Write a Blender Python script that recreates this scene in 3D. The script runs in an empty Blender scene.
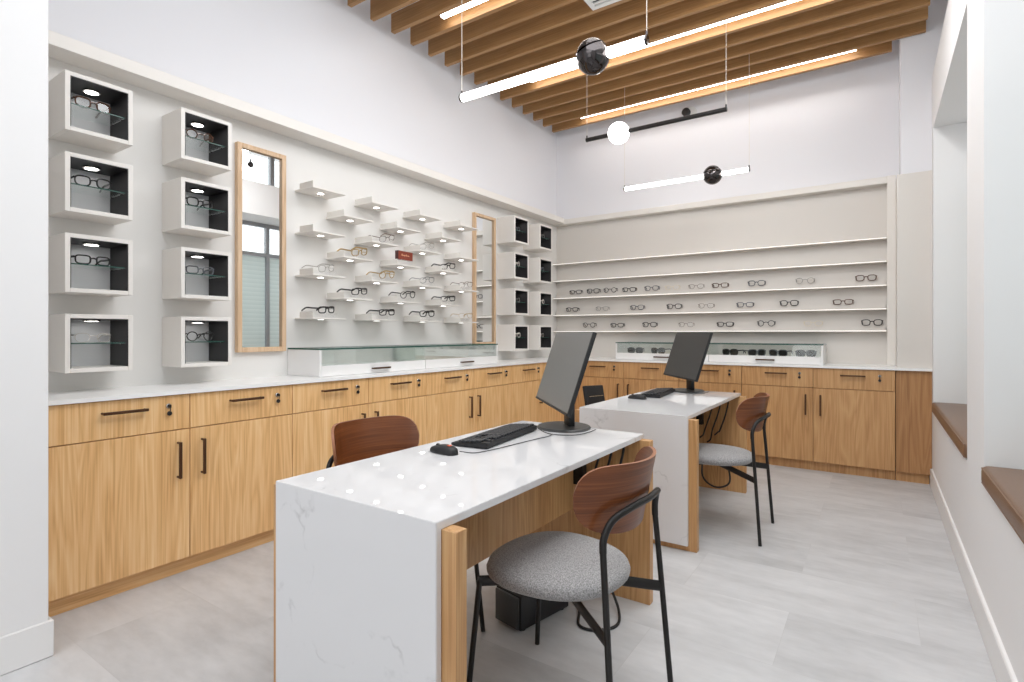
import bpy, bmesh, math, random
from mathutils import Vector, Matrix
random.seed(7)
PI = math.pi
SC = bpy.context.scene
COL = SC.collection
H = 1.22                                  # eye height

# ------------------------------------------------------------------ helpers
def lin(c):
    c = c / 255.0
    return c / 12.92 if c <= 0.04045 else ((c + 0.055) / 1.055) ** 2.4
def rgb(r, g, b):
    return (lin(r), lin(g), lin(b), 1.0)

def box(bm, x0, x1, y0, y1, z0, z1, bev=0.0, seg=1, mi=0):
    vs = [bm.verts.new((x, y, z)) for z in (z0, z1) for y in (y0, y1) for x in (x0, x1)]
    idx = [(0, 2, 3, 1), (4, 5, 7, 6), (0, 1, 5, 4), (2, 6, 7, 3), (0, 4, 6, 2), (1, 3, 7, 5)]
    fs = []
    for f in idx:
        fc = bm.faces.new([vs[i] for i in f]); fc.material_index = mi; fs.append(fc)
    if bev > 0:
        es = list({e for f in fs for e in f.edges})
        bmesh.ops.bevel(bm, geom=es, offset=bev, segments=seg, affect='EDGES', profile=0.5)
    return fs

def tube(bm, pts, r, seg=10, closed=False, mi=0, flat=None):
    """sweep a circle (or an ellipse, flat=(rw,rh)) along pts; r may be a list"""
    pts = [Vector(p) for p in pts]
    n = len(pts)
    rs = r if isinstance(r, (list, tuple)) else [r] * n
    tang = []
    for i in range(n):
        if closed:
            t = pts[(i + 1) % n] - pts[i - 1]
        else:
            t = pts[min(i + 1, n - 1)] - pts[max(i - 1, 0)]
        tang.append(t.normalized())
    up = Vector((0, 0, 1))
    if abs(tang[0].dot(up)) > 0.95:
        up = Vector((0, 1, 0))
    nrm = (up - tang[0] * up.dot(tang[0])).normalized()
    rings = []
    for i in range(n):
        nrm = (nrm - tang[i] * nrm.dot(tang[i])).normalized()
        bi = tang[i].cross(nrm)
        ring = []
        for k in range(seg):
            a = 2 * PI * k / seg
            ca, sa = math.cos(a), math.sin(a)
            if flat:
                ring.append(bm.verts.new(pts[i] + nrm * ca * flat[1] + bi * sa * flat[0]))
            else:
                ring.append(bm.verts.new(pts[i] + (nrm * ca + bi * sa) * rs[i]))
        rings.append(ring)
    m = n if closed else n - 1
    for i in range(m):
        a, b = rings[i], rings[(i + 1) % n]
        for k in range(seg):
            f = bm.faces.new((a[k], a[(k + 1) % seg], b[(k + 1) % seg], b[k])); f.material_index = mi
    if not closed:
        f = bm.faces.new(list(reversed(rings[0]))); f.material_index = mi
        f = bm.faces.new(rings[-1]); f.material_index = mi

def smooth_path(pts, sub=6):
    """Catmull-Rom through pts"""
    P = [Vector(p) for p in pts]
    P = [P[0] * 2 - P[1]] + P + [P[-1] * 2 - P[-2]]
    out = []
    for i in range(1, len(P) - 2):
        for s in range(sub):
            t = s / sub
            a, b, c, d = P[i - 1], P[i], P[i + 1], P[i + 2]
            out.append(0.5 * ((2 * b) + (c - a) * t + (2 * a - 5 * b + 4 * c - d) * t * t + (3 * b - a - 3 * c + d) * t ** 3))
    out.append(P[-2])
    return out

def lathe(bm, prof, seg=24, c=(0, 0, 0), axis='Z', mi=0, sx=1.0, sy=1.0):
    c = Vector(c)
    def mk(r, h, a):
        u, v = r * math.cos(a) * sx, r * math.sin(a) * sy
        if axis == 'Z': return c + Vector((u, v, h))
        if axis == 'X': return c + Vector((h, u, v))
        return c + Vector((v, h, u))
    rings = []
    for r, h in prof:
        if r < 1e-6:
            rings.append([bm.verts.new(mk(0, h, 0))])
        else:
            rings.append([bm.verts.new(mk(r, h, 2 * PI * k / seg)) for k in range(seg)])
    for a, b in zip(rings, rings[1:]):
        for k in range(seg):
            k2 = (k + 1) % seg
            if len(a) == 1 and len(b) == 1: continue
            if len(a) == 1: f = bm.faces.new((a[0], b[k2], b[k]))
            elif len(b) == 1: f = bm.faces.new((a[k], a[k2], b[0]))
            else: f = bm.faces.new((a[k], a[k2], b[k2], b[k]))
            f.material_index = mi

def sphere_prof(r, a0=-90, a1=90, n=14):
    out = []
    for i in range(n + 1):
        a = math.radians(a0 + (a1 - a0) * i / n)
        out.append((max(0, r * math.cos(a)) if abs(abs(math.degrees(a)) - 90) > .01 else 0.0, r * math.sin(a)))
    return out

def make(name, bm, mats, parent=None, loc=(0, 0, 0), rot=(0, 0, 0), angle=38, kind=None):
    bmesh.ops.recalc_face_normals(bm, faces=bm.faces[:])
    me = bpy.data.meshes.new(name)
    bm.to_mesh(me); bm.free()
    if not isinstance(mats, (list, tuple)): mats = [mats]
    for m in mats: me.materials.append(m)
    if len(me.polygons):
        me.polygons.foreach_set('use_smooth', [True] * len(me.polygons))
        me.set_sharp_from_angle(angle=math.radians(angle))
    me.update()
    o = bpy.data.objects.new(name, me)
    COL.objects.link(o)
    o.location = loc; o.rotation_euler = rot
    if parent is not None: o.parent = parent
    if kind: o['kind'] = kind
    return o

def B(): return bmesh.new()

def tag(o, label, cat, group=None):
    o['label'] = label; o['category'] = cat
    if group: o['group'] = group
    return o

def thing(name, label, cat, loc=(0, 0, 0), rz=0.0, group=None):
    o = bpy.data.objects.new(name, None)
    o.empty_display_size = 0.05
    COL.objects.link(o)
    o.location = loc; o.rotation_euler = (0, 0, rz)
    return tag(o, label, cat, group)

def copy_tree(o, parent=None):
    c = o.copy(); COL.objects.link(c)
    if parent is not None: c.parent = parent
    for ch in [x for x in o.children]:
        copy_tree(ch, c)
    return c

def dup(o, label, loc, rz):
    c = copy_tree(o)
    c['label'] = label
    c.location = loc; c.rotation_euler = (0, 0, rz)
    return c

ORD = ['first', 'second', 'third', 'fourth', 'fifth', 'sixth', 'seventh', 'eighth', 'ninth', 'tenth', 'eleventh',
       'twelfth', 'thirteenth', 'fourteenth', 'fifteenth', 'sixteenth', 'seventeenth', 'eighteenth', 'nineteenth', 'twentieth']

# ------------------------------------------------------------------ materials
def new_mat(name):
    m = bpy.data.materials.new(name); m.use_nodes = True
    nt = m.node_tree
    return m, nt, nt.nodes['Principled BSDF']

def plain(name, col, rough=0.5, metal=0.0, bump=0.0, bscale=60.0, emit=None, estr=0.0, spec=0.5, var=0.0):
    m, nt, p = new_mat(name)
    p.inputs['Base Color'].default_value = col
    p.inputs['Roughness'].default_value = rough
    p.inputs['Metallic'].default_value = metal
    p.inputs['Specular IOR Level'].default_value = spec
    tc = nt.nodes.new('ShaderNodeTexCoord')
    nz = nt.nodes.new('ShaderNodeTexNoise'); nz.inputs['Scale'].default_value = bscale; nz.inputs['Detail'].default_value = 3
    nt.links.new(tc.outputs['Object'], nz.inputs['Vector'])
    if var > 0:
        mx = nt.nodes.new('ShaderNodeMix'); mx.data_type = 'RGBA'
        mx.inputs[6].default_value = tuple(c * (1 - var) for c in col[:3]) + (1,)
        mx.inputs[7].default_value = tuple(min(1, c * (1 + var)) for c in col[:3]) + (1,)
        nt.links.new(nz.outputs['Fac'], mx.inputs[0]); nt.links.new(mx.outputs[2], p.inputs['Base Color'])
    if bump > 0:
        b = nt.nodes.new('ShaderNodeBump'); b.inputs['Strength'].default_value = bump; b.inputs['Distance'].default_value = 0.004
        nt.links.new(nz.outputs['Fac'], b.inputs['Height']); nt.links.new(b.outputs['Normal'], p.inputs['Normal'])
    if emit:
        p.inputs['Emission Color'].default_value = emit
        p.inputs['Emission Strength'].default_value = estr
    return m

def wood(name, axis, dark, mid, light, rough=0.42, scale=1.0, fine=1.0, fig=0.17, board=0.26):
    """straight-grained veneer, grain running along axis (0,1,2); every object gets its own piece of the veneer"""
    m, nt, p = new_mat(name)
    N = nt.nodes.new; L = nt.links.new
    tc = N('ShaderNodeTexCoord'); oi = N('ShaderNodeObjectInfo')
    off = N('ShaderNodeVectorMath'); off.operation = 'MULTIPLY_ADD'
    comb = N('ShaderNodeCombineXYZ')
    for i in range(3): L(oi.outputs['Random'], comb.inputs[i])
    off.inputs[1].default_value = (17.3, 23.1, 11.7)
    L(comb.outputs[0], off.inputs[0]); L(tc.outputs['Object'], off.inputs[2])
    def stretched(a, b):
        mp = N('ShaderNodeMapping')
        s = [b, b, b]
        for ax in (axis if isinstance(axis, tuple) else (axis,)): s[ax] = a
        mp.inputs['Scale'].default_value = s
        L(off.outputs[0], mp.inputs['Vector']); return mp
    # cathedral figure
    mp1 = stretched(0.62 * scale, 8.5 * scale)
    n1 = N('ShaderNodeTexNoise'); n1.inputs['Scale'].default_value = 1.0; n1.inputs['Detail'].default_value = 2; n1.inputs['Distortion'].default_value = 0.6
    L(mp1.outputs[0], n1.inputs['Vector'])
    mul = N('ShaderNodeMath'); mul.operation = 'MULTIPLY'; mul.inputs[1].default_value = 19.0
    L(n1.outputs['Fac'], mul.inputs[0])
    fr = N('ShaderNodeMath'); fr.operation = 'PINGPONG'; fr.inputs[1].default_value = 1.0
    L(mul.outputs[0], fr.inputs[0])
    # fine pores
    mp2 = stretched(3.0 * fine, 170.0 * fine)
    n2 = N('ShaderNodeTexNoise'); n2.inputs['Scale'].default_value = 1.0; n2.inputs['Detail'].default_value = 3
    L(mp2.outputs[0], n2.inputs['Vector'])
    # broad tone (boards)
    mp3 = stretched(0.25, 6.0)
    n3 = N('ShaderNodeTexNoise'); n3.inputs['Scale'].default_value = 1.0; n3.inputs['Detail'].default_value = 1
    L(mp3.outputs[0], n3.inputs['Vector'])
    s1 = N('ShaderNodeMath'); s1.operation = 'MULTIPLY_ADD'; s1.inputs[1].default_value = fig
    L(fr.outputs[0], s1.inputs[0])
    s2 = N('ShaderNodeMath'); s2.operation = 'MULTIPLY'; s2.inputs[1].default_value = 0.55
    L(n2.outputs['Fac'], s2.inputs[0]); L(s2.outputs[0], s1.inputs[2])
    s3 = N('ShaderNodeMath'); s3.operation = 'MULTIPLY_ADD'; s3.inputs[1].default_value = board
    L(n3.outputs['Fac'], s3.inputs[0]); L(s1.outputs[0], s3.inputs[2])
    cr = N('ShaderNodeValToRGB')
    lo_ = .275 + fig * .5 + board * .5; cr.color_ramp.elements[0].position = lo_ - .22; cr.color_ramp.elements[0].color = dark
    cr.color_ramp.elements[1].position = lo_ + .22; cr.color_ramp.elements[1].color = light
    e = cr.color_ramp.elements.new(lo_); e.color = mid
    L(s3.outputs[0], cr.inputs[0]); L(cr.outputs[0], p.inputs['Base Color'])
    p.inputs['Roughness'].default_value = rough
    bp = N('ShaderNodeBump'); bp.inputs['Strength'].default_value = 0.06; bp.inputs['Distance'].default_value = 0.002
    L(n2.outputs['Fac'], bp.inputs['Height']); L(bp.outputs['Normal'], p.inputs['Normal'])
    return m

def quartz(name):
    m, nt, p = new_mat(name)
    N = nt.nodes.new; L = nt.links.new
    tc = N('ShaderNodeTexCoord')
    # warp
    nw = N('ShaderNodeTexNoise'); nw.inputs['Scale'].default_value = 5.0; nw.inputs['Detail'].default_value = 4
    L(tc.outputs['Object'], nw.inputs['Vector'])
    wv = N('ShaderNodeVectorMath'); wv.operation = 'MULTIPLY_ADD'; wv.inputs[1].default_value = (.45, .45, .45)
    L(nw.outputs['Color'], wv.inputs[0]); L(tc.outputs['Object'], wv.inputs[2])
    vo = N('ShaderNodeTexVoronoi'); vo.feature = 'DISTANCE_TO_EDGE'; vo.inputs['Scale'].default_value = 1.5
    L(wv.outputs[0], vo.inputs['Vector'])
    r1 = N('ShaderNodeValToRGB'); r1.color_ramp.elements[0].position = 0.0; r1.color_ramp.elements[0].color = (1, 1, 1, 1)
    r1.color_ramp.elements[1].position = 0.016; r1.color_ramp.elements[1].color = (0, 0, 0, 1)
    L(vo.outputs['Distance'], r1.inputs[0])
    # patchy mask so veins break up
    nm = N('ShaderNodeTexNoise'); nm.inputs['Scale'].default_value = 3.2; nm.inputs['Detail'].default_value = 5; nm.inputs['Roughness'].default_value = .7
    L(tc.outputs['Object'], nm.inputs['Vector'])
    r2 = N('ShaderNodeValToRGB'); r2.color_ramp.elements[0].position = 0.50; r2.color_ramp.elements[1].position = 0.66
    L(nm.outputs['Fac'], r2.inputs[0])
    nf = N('ShaderNodeTexNoise'); nf.inputs['Scale'].default_value = 45; nf.inputs['Detail'].default_value = 2
    L(tc.outputs['Object'], nf.inputs['Vector'])
    m1 = N('ShaderNodeMath'); m1.operation = 'MULTIPLY'; L(r1.outputs[0], m1.inputs[0]); L(r2.outputs[0], m1.inputs[1])
    m2 = N('ShaderNodeMath'); m2.operation = 'MULTIPLY'; L(m1.outputs[0], m2.inputs[0]); L(nf.outputs['Fac'], m2.inputs[1])
    m3 = N('ShaderNodeMath'); m3.operation = 'MULTIPLY'; m3.inputs[1].default_value = .65; m3.use_clamp = True; L(m2.outputs[0], m3.inputs[0])
    mx = N('ShaderNodeMix'); mx.data_type = 'RGBA'
    mx.inputs[6].default_value = rgb(221, 220, 221); mx.inputs[7].default_value = rgb(120, 118, 118)
    L(m3.outputs[0], mx.inputs[0]); L(mx.outputs[2], p.inputs['Base Color'])
    p.inputs['Roughness'].default_value = 0.03
    return m

def floor_mat():
    m, nt, p = new_mat('floor_stone_plank')
    N = nt.nodes.new; L = nt.links.new
    tc = N('ShaderNodeTexCoord')
    mp = N('ShaderNodeMapping'); mp.inputs['Location'].default_value = (0.32, 0.12, 0)
    L(tc.outputs['Object'], mp.inputs['Vector'])
    br = N('ShaderNodeTexBrick')
    br.inputs['Scale'].default_value = 1.0; br.inputs['Brick Width'].default_value = 0.92; br.inputs['Row Height'].default_value = 0.46
    br.inputs['Mortar Size'].default_value = 0.0012; br.inputs['Mortar Smooth'].default_value = 0.3; br.offset = 0.5
    br.inputs['Color1'].default_value = (0.0, 0, 0, 1); br.inputs['Color2'].default_value = (1, 1, 1, 1); br.inputs['Mortar'].default_value = (.5, .5, .5, 1)
    L(mp.outputs[0], br.inputs['Vector'])
    n1 = N('ShaderNodeTexNoise'); n1.inputs['Scale'].default_value = 3.0; n1.inputs['Detail'].default_value = 6; n1.inputs['Roughness'].default_value = .6
    mp2 = N('ShaderNodeMapping'); mp2.inputs['Scale'].default_value = (0.7, 2.2, 1)
    L(tc.outputs['Object'], mp2.inputs['Vector'])
    sep = N('ShaderNodeVectorMath'); sep.operation = 'MULTIPLY_ADD'; sep.inputs[1].default_value = (5, 9, 3)
    L(br.outputs['Color'], sep.inputs[0]); L(mp2.outputs[0], sep.inputs[2]); L(sep.outputs[0], n1.inputs['Vector'])
    a = N('ShaderNodeMath'); a.operation = 'MULTIPLY_ADD'; a.inputs[1].default_value = 0.20
    L(br.outputs['Color'], a.inputs[0])
    b = N('ShaderNodeMath'); b.operation = 'MULTIPLY'; b.inputs[1].default_value = 0.9; L(n1.outputs['Fac'], b.inputs[0]); L(b.outputs[0], a.inputs[2])
    n9 = N('ShaderNodeTexNoise'); n9.inputs['Scale'].default_value = 22; n9.inputs['Detail'].default_value = 4
    mp9 = N('ShaderNodeMapping'); mp9.inputs['Scale'].default_value = (0.6, 1.3, 1); L(tc.outputs['Object'], mp9.inputs['Vector']); L(mp9.outputs[0], n9.inputs['Vector'])
    a9 = N('ShaderNodeMath'); a9.operation = 'MULTIPLY_ADD'; a9.inputs[1].default_value = 0.30; L(n9.outputs['Fac'], a9.inputs[0]); L(a.outputs[0], a9.inputs[2])
    cr = N('ShaderNodeValToRGB'); E_ = cr.color_ramp.elements
    E_[0].position = 0.35; E_[0].color = rgb(170, 170, 171); E_[1].position = 1.05 - .05; E_[1].color = rgb(211, 211, 212)
    e = E_.new(0.68); e.color = rgb(194, 194, 195)
    L(a9.outputs[0], cr.inputs[0])
    mx = N('ShaderNodeMix'); mx.data_type = 'RGBA'; mx.inputs[7].default_value = rgb(160, 156, 153)
    ms = N('ShaderNodeMath'); ms.operation = 'MULTIPLY'; ms.inputs[1].default_value = 0.22
    L(br.outputs['Fac'], ms.inputs[0]); L(ms.outputs[0], mx.inputs[0]); L(cr.outputs[0], mx.inputs[6]); L(mx.outputs[2], p.inputs['Base Color'])
    p.inputs['Roughness'].default_value = 0.42
    return m

def clear(name, tint=(1, 1, 1, 1), gloss=0.08, rough=0.02):
    """thin clear sheet: see-through with a mirror-like sheen growing at grazing angles"""
    m = bpy.data.materials.new(name); m.use_nodes = True
    nt = m.node_tree; nt.nodes.clear()
    N = nt.nodes.new; L = nt.links.new
    out = N('ShaderNodeOutputMaterial'); mix = N('ShaderNodeMixShader')
    tr = N('ShaderNodeBsdfTransparent'); tr.inputs[0].default_value = tint
    gl = N('ShaderNodeBsdfGlossy'); gl.inputs['Roughness'].default_value = rough; gl.inputs[0].default_value = (1, 1, 1, 1)
    lw = N('ShaderNodeLayerWeight'); lw.inputs[0].default_value = 0.25
    mm = N('ShaderNodeMath'); mm.operation = 'MULTIPLY_ADD'; mm.inputs[1].default_value = 0.45; mm.inputs[2].default_value = gloss
    L(lw.outputs['Fresnel'], mm.inputs[0]); L(mm.outputs[0], mix.inputs[0])
    L(tr.outputs[0], mix.inputs[1]); L(gl.outputs[0], mix.inputs[2]); L(mix.outputs[0], out.inputs[0])
    return m

def tweed(name):
    m, nt, p = new_mat(name)
    N = nt.nodes.new; L = nt.links.new
    tc = N('ShaderNodeTexCoord')
    nz = N('ShaderNodeTexNoise'); nz.inputs['Scale'].default_value = 260; nz.inputs['Detail'].default_value = 2
    L(tc.outputs['Object'], nz.inputs['Vector'])
    vo = N('ShaderNodeTexVoronoi'); vo.inputs['Scale'].default_value = 230
    L(tc.outputs['Object'], vo.inputs['Vector'])
    cr = N('ShaderNodeValToRGB'); cr.color_ramp.elements[0].position = .3; cr.color_ramp.elements[0].color = rgb(112, 110, 110)
    cr.color_ramp.elements[1].position = .7; cr.color_ramp.elements[1].color = rgb(182, 180, 180)
    L(nz.outputs['Fac'], cr.inputs[0]); L(cr.outputs[0], p.inputs['Base Color'])
    p.inputs['Roughness'].default_value = .95; p.inputs['Sheen Weight'].default_value = .2
    b = N('ShaderNodeBump'); b.inputs['Strength'].default_value = .35; b.inputs['Distance'].default_value = .002
    L(vo.outputs['Distance'], b.inputs['Height']); L(b.outputs['Normal'], p.inputs['Normal'])
    return m

def siding_glass(name):
    """frosted lower pane with the faint level lines of a blind"""
    m, nt, p = new_mat(name)
    N = nt.nodes.new; L = nt.links.new
    tc = N('ShaderNodeTexCoord')
    wv = N('ShaderNodeTexWave'); wv.wave_type = 'BANDS'; wv.bands_direction = 'Z'; wv.inputs['Scale'].default_value = 5.0; wv.wave_profile = 'SAW'
    L(tc.outputs['Object'], wv.inputs['Vector'])
    mx = N('ShaderNodeMix'); mx.data_type = 'RGBA'; mx.inputs[6].default_value = rgb(186, 202, 201); mx.inputs[7].default_value = rgb(200, 213, 212)
    L(wv.outputs['Fac'], mx.inputs[0]); L(mx.outputs[2], p.inputs['Base Color'])
    p.inputs['Roughness'].default_value = 0.25
    p.inputs['Emission Color'].default_value = rgb(196, 208, 210); p.inputs['Emission Strength'].default_value = 0.25  # opaque pane; daylight coming through is put in as a faint glow
    L(mx.outputs[2], p.inputs['Emission Color'])
    return m

M = {}
M['wall_white'] = plain('wall_white_paint', rgb(229, 229, 233), 0.75, bump=0.03, bscale=140)
M['wall_warm'] = plain('wall_warm_white_paint', rgb(232, 231, 231), 0.75, bump=0.03, bscale=140)
M['panel'] = plain('putty_laminate_panel', rgb(226, 224, 221), 0.5, bump=0.01, bscale=200, var=.01)
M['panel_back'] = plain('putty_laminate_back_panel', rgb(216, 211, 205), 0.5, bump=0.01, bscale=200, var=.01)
M['box_out'] = plain('putty_laminate_box', rgb(226, 222, 216), 0.45, bump=0.01, bscale=200)
M['box_edge'] = plain('white_edge', rgb(232, 228, 223), 0.45, bump=0.01, bscale=200)
M['trim_white'] = plain('white_satin_trim', rgb(232, 231, 230), 0.45, bump=0.01, bscale=90)
M['ceil'] = plain('ceiling_white_paint', rgb(222, 224, 230), 0.8, bump=0.03)
M['floor'] = floor_mat()
oD, oM, oL = rgb(203, 152, 95), rgb(230, 183, 126), rgb(243, 206, 155)
M['oak_z'] = wood('oak_veneer_upright', 2, oD, oM, oL)
M['oak_x'] = wood('oak_veneer_along', 0, oD, oM, oL)
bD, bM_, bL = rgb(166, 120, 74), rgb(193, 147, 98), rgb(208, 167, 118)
M['oak_back'] = wood('oak_veneer_upright_shaded_run', 2, bD, bM_, bL)  # darker copy of the upright oak, shade put into its colour
M['oak_slat'] = wood('oak_slat', 0, rgb(136, 98, 58), rgb(164, 123, 77), rgb(182, 142, 95), rough=.55, fig=.06, board=.15)
M['oak_frame'] = wood('oak_mirror_frame', 2, rgb(186, 152, 118), rgb(210, 178, 144), rgb(222, 194, 164))
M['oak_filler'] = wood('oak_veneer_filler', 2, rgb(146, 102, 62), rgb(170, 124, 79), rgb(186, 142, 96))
M['walnut'] = wood('walnut_ply', (0, 1), rgb(76, 38, 17), rgb(112, 61, 30), rgb(140, 84, 46), rough=.30, scale=.8, fig=.10, board=.12)
M['ply_edge'] = plain('ply_edge', rgb(150, 100, 72), 0.5, var=.1)
M['quartz'] = quartz('white_veined_quartz')
M['counter'] = plain('white_quartz_counter', rgb(244, 244, 243), 0.3, var=.01, bscale=12)
M['black'] = plain('black_metal', rgb(34, 32, 31), 0.42, metal=.3, bump=.02, bscale=300)
M['black_plastic'] = plain('black_plastic', rgb(26, 26, 28), 0.5, bump=.02, bscale=300)
M['key_black'] = plain('keycap_black', rgb(38, 39, 42), 0.45, bump=.02, bscale=300)
M['screen'] = plain('dark_screen_grey', rgb(112, 112, 110), 0.36, bump=.01, bscale=400)
M['screen_dark'] = plain('dark_screen_charcoal', rgb(58, 58, 57), 0.34, bump=.01, bscale=400)
M['bronze'] = plain('dark_bronze_handle', rgb(88, 62, 44), 0.4, metal=.6, bump=.02)
M['chrome'] = plain('lock_chrome', rgb(190, 186, 180), 0.25, metal=1.0, bump=.01)
M['smoke'] = plain('smoked_chrome', rgb(78, 74, 74), 0.08, metal=1.0)
M['mirror'] = plain('mirror_silver', rgb(242, 244, 244), 0.0, metal=1.0)
M['liner'] = plain('black_liner', rgb(34, 32, 34), 0.45, bump=.01)
M['box_back'] = plain('box_back_grey', rgb(236, 236, 238), 0.5, bump=.01)
M['glass'] = clear('clear_glass', (0.98, 0.995, 0.99, 1), 0.03)
M['case_glass'] = clear('case_glass', (0.965, 0.985, 0.975, 1), 0.04)
M['window_glass'] = clear('window_glass', (0.97, 0.985, 0.985, 1), 0.03)
M['lens'] = clear('spectacle_lens', (0.97, 0.97, 0.97, 1), 0.02)
M['dark_lens'] = plain('sunglass_lens', rgb(40, 38, 36), 0.08)
M['acrylic'] = clear('clear_acrylic', (0.985, 0.985, 0.985, 1), 0.01)
M['glass_edge'] = plain('green_glass_edge', rgb(46, 88, 78), 0.15)
M['frost'] = siding_glass('frosted_pane')
M['alu'] = plain('grey_aluminium', rgb(158, 162, 167), 0.4, metal=.2, bump=.01)
M['leather'] = plain('brown_leather', rgb(116, 88, 68), 0.36, bump=.25, bscale=220, var=.12)
M['tweed'] = tweed('grey_tweed')
M['cable'] = plain('black_cable', rgb(16, 16, 17), 0.55)
M['white_plastic'] = plain('white_plastic', rgb(228, 228, 226), 0.4)
M['dark_slot'] = plain('dark_slot', rgb(46, 50, 58), 0.7)
M['red_sign'] = plain('brick_red_sign', rgb(126, 47, 26), 0.4, var=.12, bscale=30)
M['red_sign_dark'] = plain('dark_red_sign_end', rgb(70, 26, 20), 0.4)
M['gold_ink'] = plain('pale_gold_ink', rgb(238, 190, 150), 0.5)
M['orange_logo'] = plain('orange_mark', rgb(214, 92, 50), 0.5)
M['wire'] = plain('steel_wire', rgb(214, 208, 198), 0.5)
M['tube_glow'] = plain('glowing_tube', (1, 1, 1, 1), 0.4, emit=(1, .98, .96, 1), estr=8.0)
M['globe_glow'] = plain('glowing_globe', (1, 1, 1, 1), 0.4, emit=(1, .98, .96, 1), estr=9.0)
M['led_glow'] = plain('glowing_led_bar', (1, 1, 1, 1), 0.4, emit=(1, .96, .92, 1), estr=17.0)
M['puck_glow'] = plain('glowing_puck', (1, 1, 1, 1), 0.4, emit=(1, .97, .93, 1), estr=11.0)
M['strip_glow'] = plain('glowing_shelf_strip', (1, 1, 1, 1), 0.4, emit=(1, .95, .86, 1), estr=.75)
M['black_fabric'] = plain('black_fabric', rgb(26, 24, 25), 0.8, bump=.2, bscale=300)
M['stitch'] = plain('pale_stitch', rgb(170, 150, 120), 0.7)
for nm, c, r, mt in (('f_black', (24, 22, 22), .3, 0), ('f_tort', (82, 50, 30), .3, 0), ('f_gold', (182, 156, 112), .28, .8), ('f_clear', (214, 208, 200), .25, 0),
                     ('f_grey', (96, 98, 104), .3, .3), ('f_silver', (168, 164, 160), .28, .8), ('f_cream', (226, 214, 186), .35, 0)):
    M[nm] = plain('spectacle_' + nm, rgb(*c), r, metal=mt)

# ------------------------------------------------------------------ the setting
WX, WY = -3.33, 5.92            # left and back wall planes
RX = 0.36                        # right wall plane
CZ = 3.98
def struct(name, bm, mat, **k): return make(name, bm, mat, kind='structure', **k)

b = B(); box(b, -3.6, 1.1, -3.1, 6.1, -0.1, 0.0); struct('floor', b, M['floor'])
b = B(); box(b, -3.6, 1.1, -3.1, 6.1, CZ, CZ + .1); struct('ceiling', b, M['ceil'])
b = B(); box(b, WX - .15, WX, 0.5, WY + .15, 0, CZ); struct('wall_left', b, M['wall_white'])
b = B(); box(b, WX - .15, 0.9, WY, WY + .15, 0, CZ); struct('wall_back', b, M['wall_white'])
# near left return of the wall, ending as a white corner
b = B(); box(b, -3.48, -2.594, -3.0, 0.711, 0, CZ, bev=.002); struct('wall_front_left', b, M['wall_warm'])
b = B()
box(b, -2.593, -2.581, -3.0, 0.7245, 0, .138, bev=.004); box(b, -3.3, -2.594, 0.712, 0.724, 0, .137, bev=.004)
struct('baseboard_left', b, M['trim_white'])
# wall behind the viewer; its wide window is added to let daylight in
b = B()
box(b, -2.6, RX + .6, -3.15, -3.0, 0, .3); box(b, -2.6, RX + .6, -3.15, -3.0, 2.9, CZ)
box(b, -2.6, -2.3, -3.15, -3.0, .3, 2.9); box(b, .2, RX + .6, -3.15, -3.0, .3, 2.9)
struct('wall_front', b, M['wall_warm'])
def window(name, plane, c0, c1, z0, z1, mulls, rails, axis='x', lower=None):
    """aluminium frame in the plane x=plane (or y=plane); panes between the bars"""
    b = B(); t = .027
    def bar(a0, a1, h0, h1, d=.03):
        if axis == 'x': box(b, plane - d, plane + d, a0, a1, h0, h1)
        else: box(b, a0, a1, plane - d, plane + d, h0, h1)
    bar(c0, c1, z0, z0 + 2 * t); bar(c0, c1, z1 - 2 * t, z1); bar(c0, c0 + 2 * t, z0, z1); bar(c1 - 2 * t, c1, z0, z1)
    for m_ in mulls: bar(m_ - t, m_ + t, z0, z1, .034)
    for r_ in rails: bar(c0, c1, r_ - t, r_ + t, .032)
    o = struct(name, b, M['alu'])
    ys = [c0] + list(mulls) + [c1]; zs = [z0] + list(rails) + [z1]
    for i in range(len(ys) - 1):
        for j in range(len(zs) - 1):
            q = B()
            if axis == 'x': box(q, plane - .004, plane + .004, ys[i] + .03, ys[i + 1] - .03, zs[j] + .03, zs[j + 1] - .03)
            else: box(q, ys[i] + .03, ys[i + 1] - .03, plane - .004, plane + .004, zs[j] + .03, zs[j + 1] - .03)
            make('pane', q, M['frost'] if (lower and j == 0) else M['window_glass'], o)
    return o
window('window_added', -3.08, -2.3, .2, .3, 2.9, [-1.05], [], axis='y')

# right wall: deep window seats, header, set-back upper wall with clerestory lights
N1, N2 = (3.42, 5.36), (0.75, 2.918)
SILL, SOF, HDR = 0.60, 2.83, 3.27
for q in ((RX, .98, -3.0, WY, 0, SILL), (RX, .98, N1[1], WY, SILL, HDR), (RX, .98, N2[1], N1[0], SILL, HDR), (RX, .98, -3.0, N2[0], SILL, HDR),
          (RX, .98, N1[0], N1[1], SOF, HDR), (RX, .98, N2[0], N2[1], SOF, HDR), (.50, .98, -3.0, WY, CZ - .14, CZ), (.50, .98, 5.30, WY, HDR, CZ - .14), (.50, .98, -3.0, .6, HDR, CZ - .14)):
    b = B(); box(b, *q); struct('wall_right', b, M['wall_warm'])
window('window_2', .90, N1[0], N1[1], SILL, SOF, [4.61], [2.37], lower=True)
window('window_3', .90, N2[0], N2[1], SILL, SOF, [1.85], [2.37], lower=True)
window('window_4', .60, .6, 5.30, HDR, CZ - .14, [1.3, 2.4, 3.5, 4.50], [])
b = B(); box(b, RX - .015, RX + .005, -3.0, 5.452, 0, .14, bev=.005); struct('baseboard_right', b, M['trim_white'])
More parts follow.
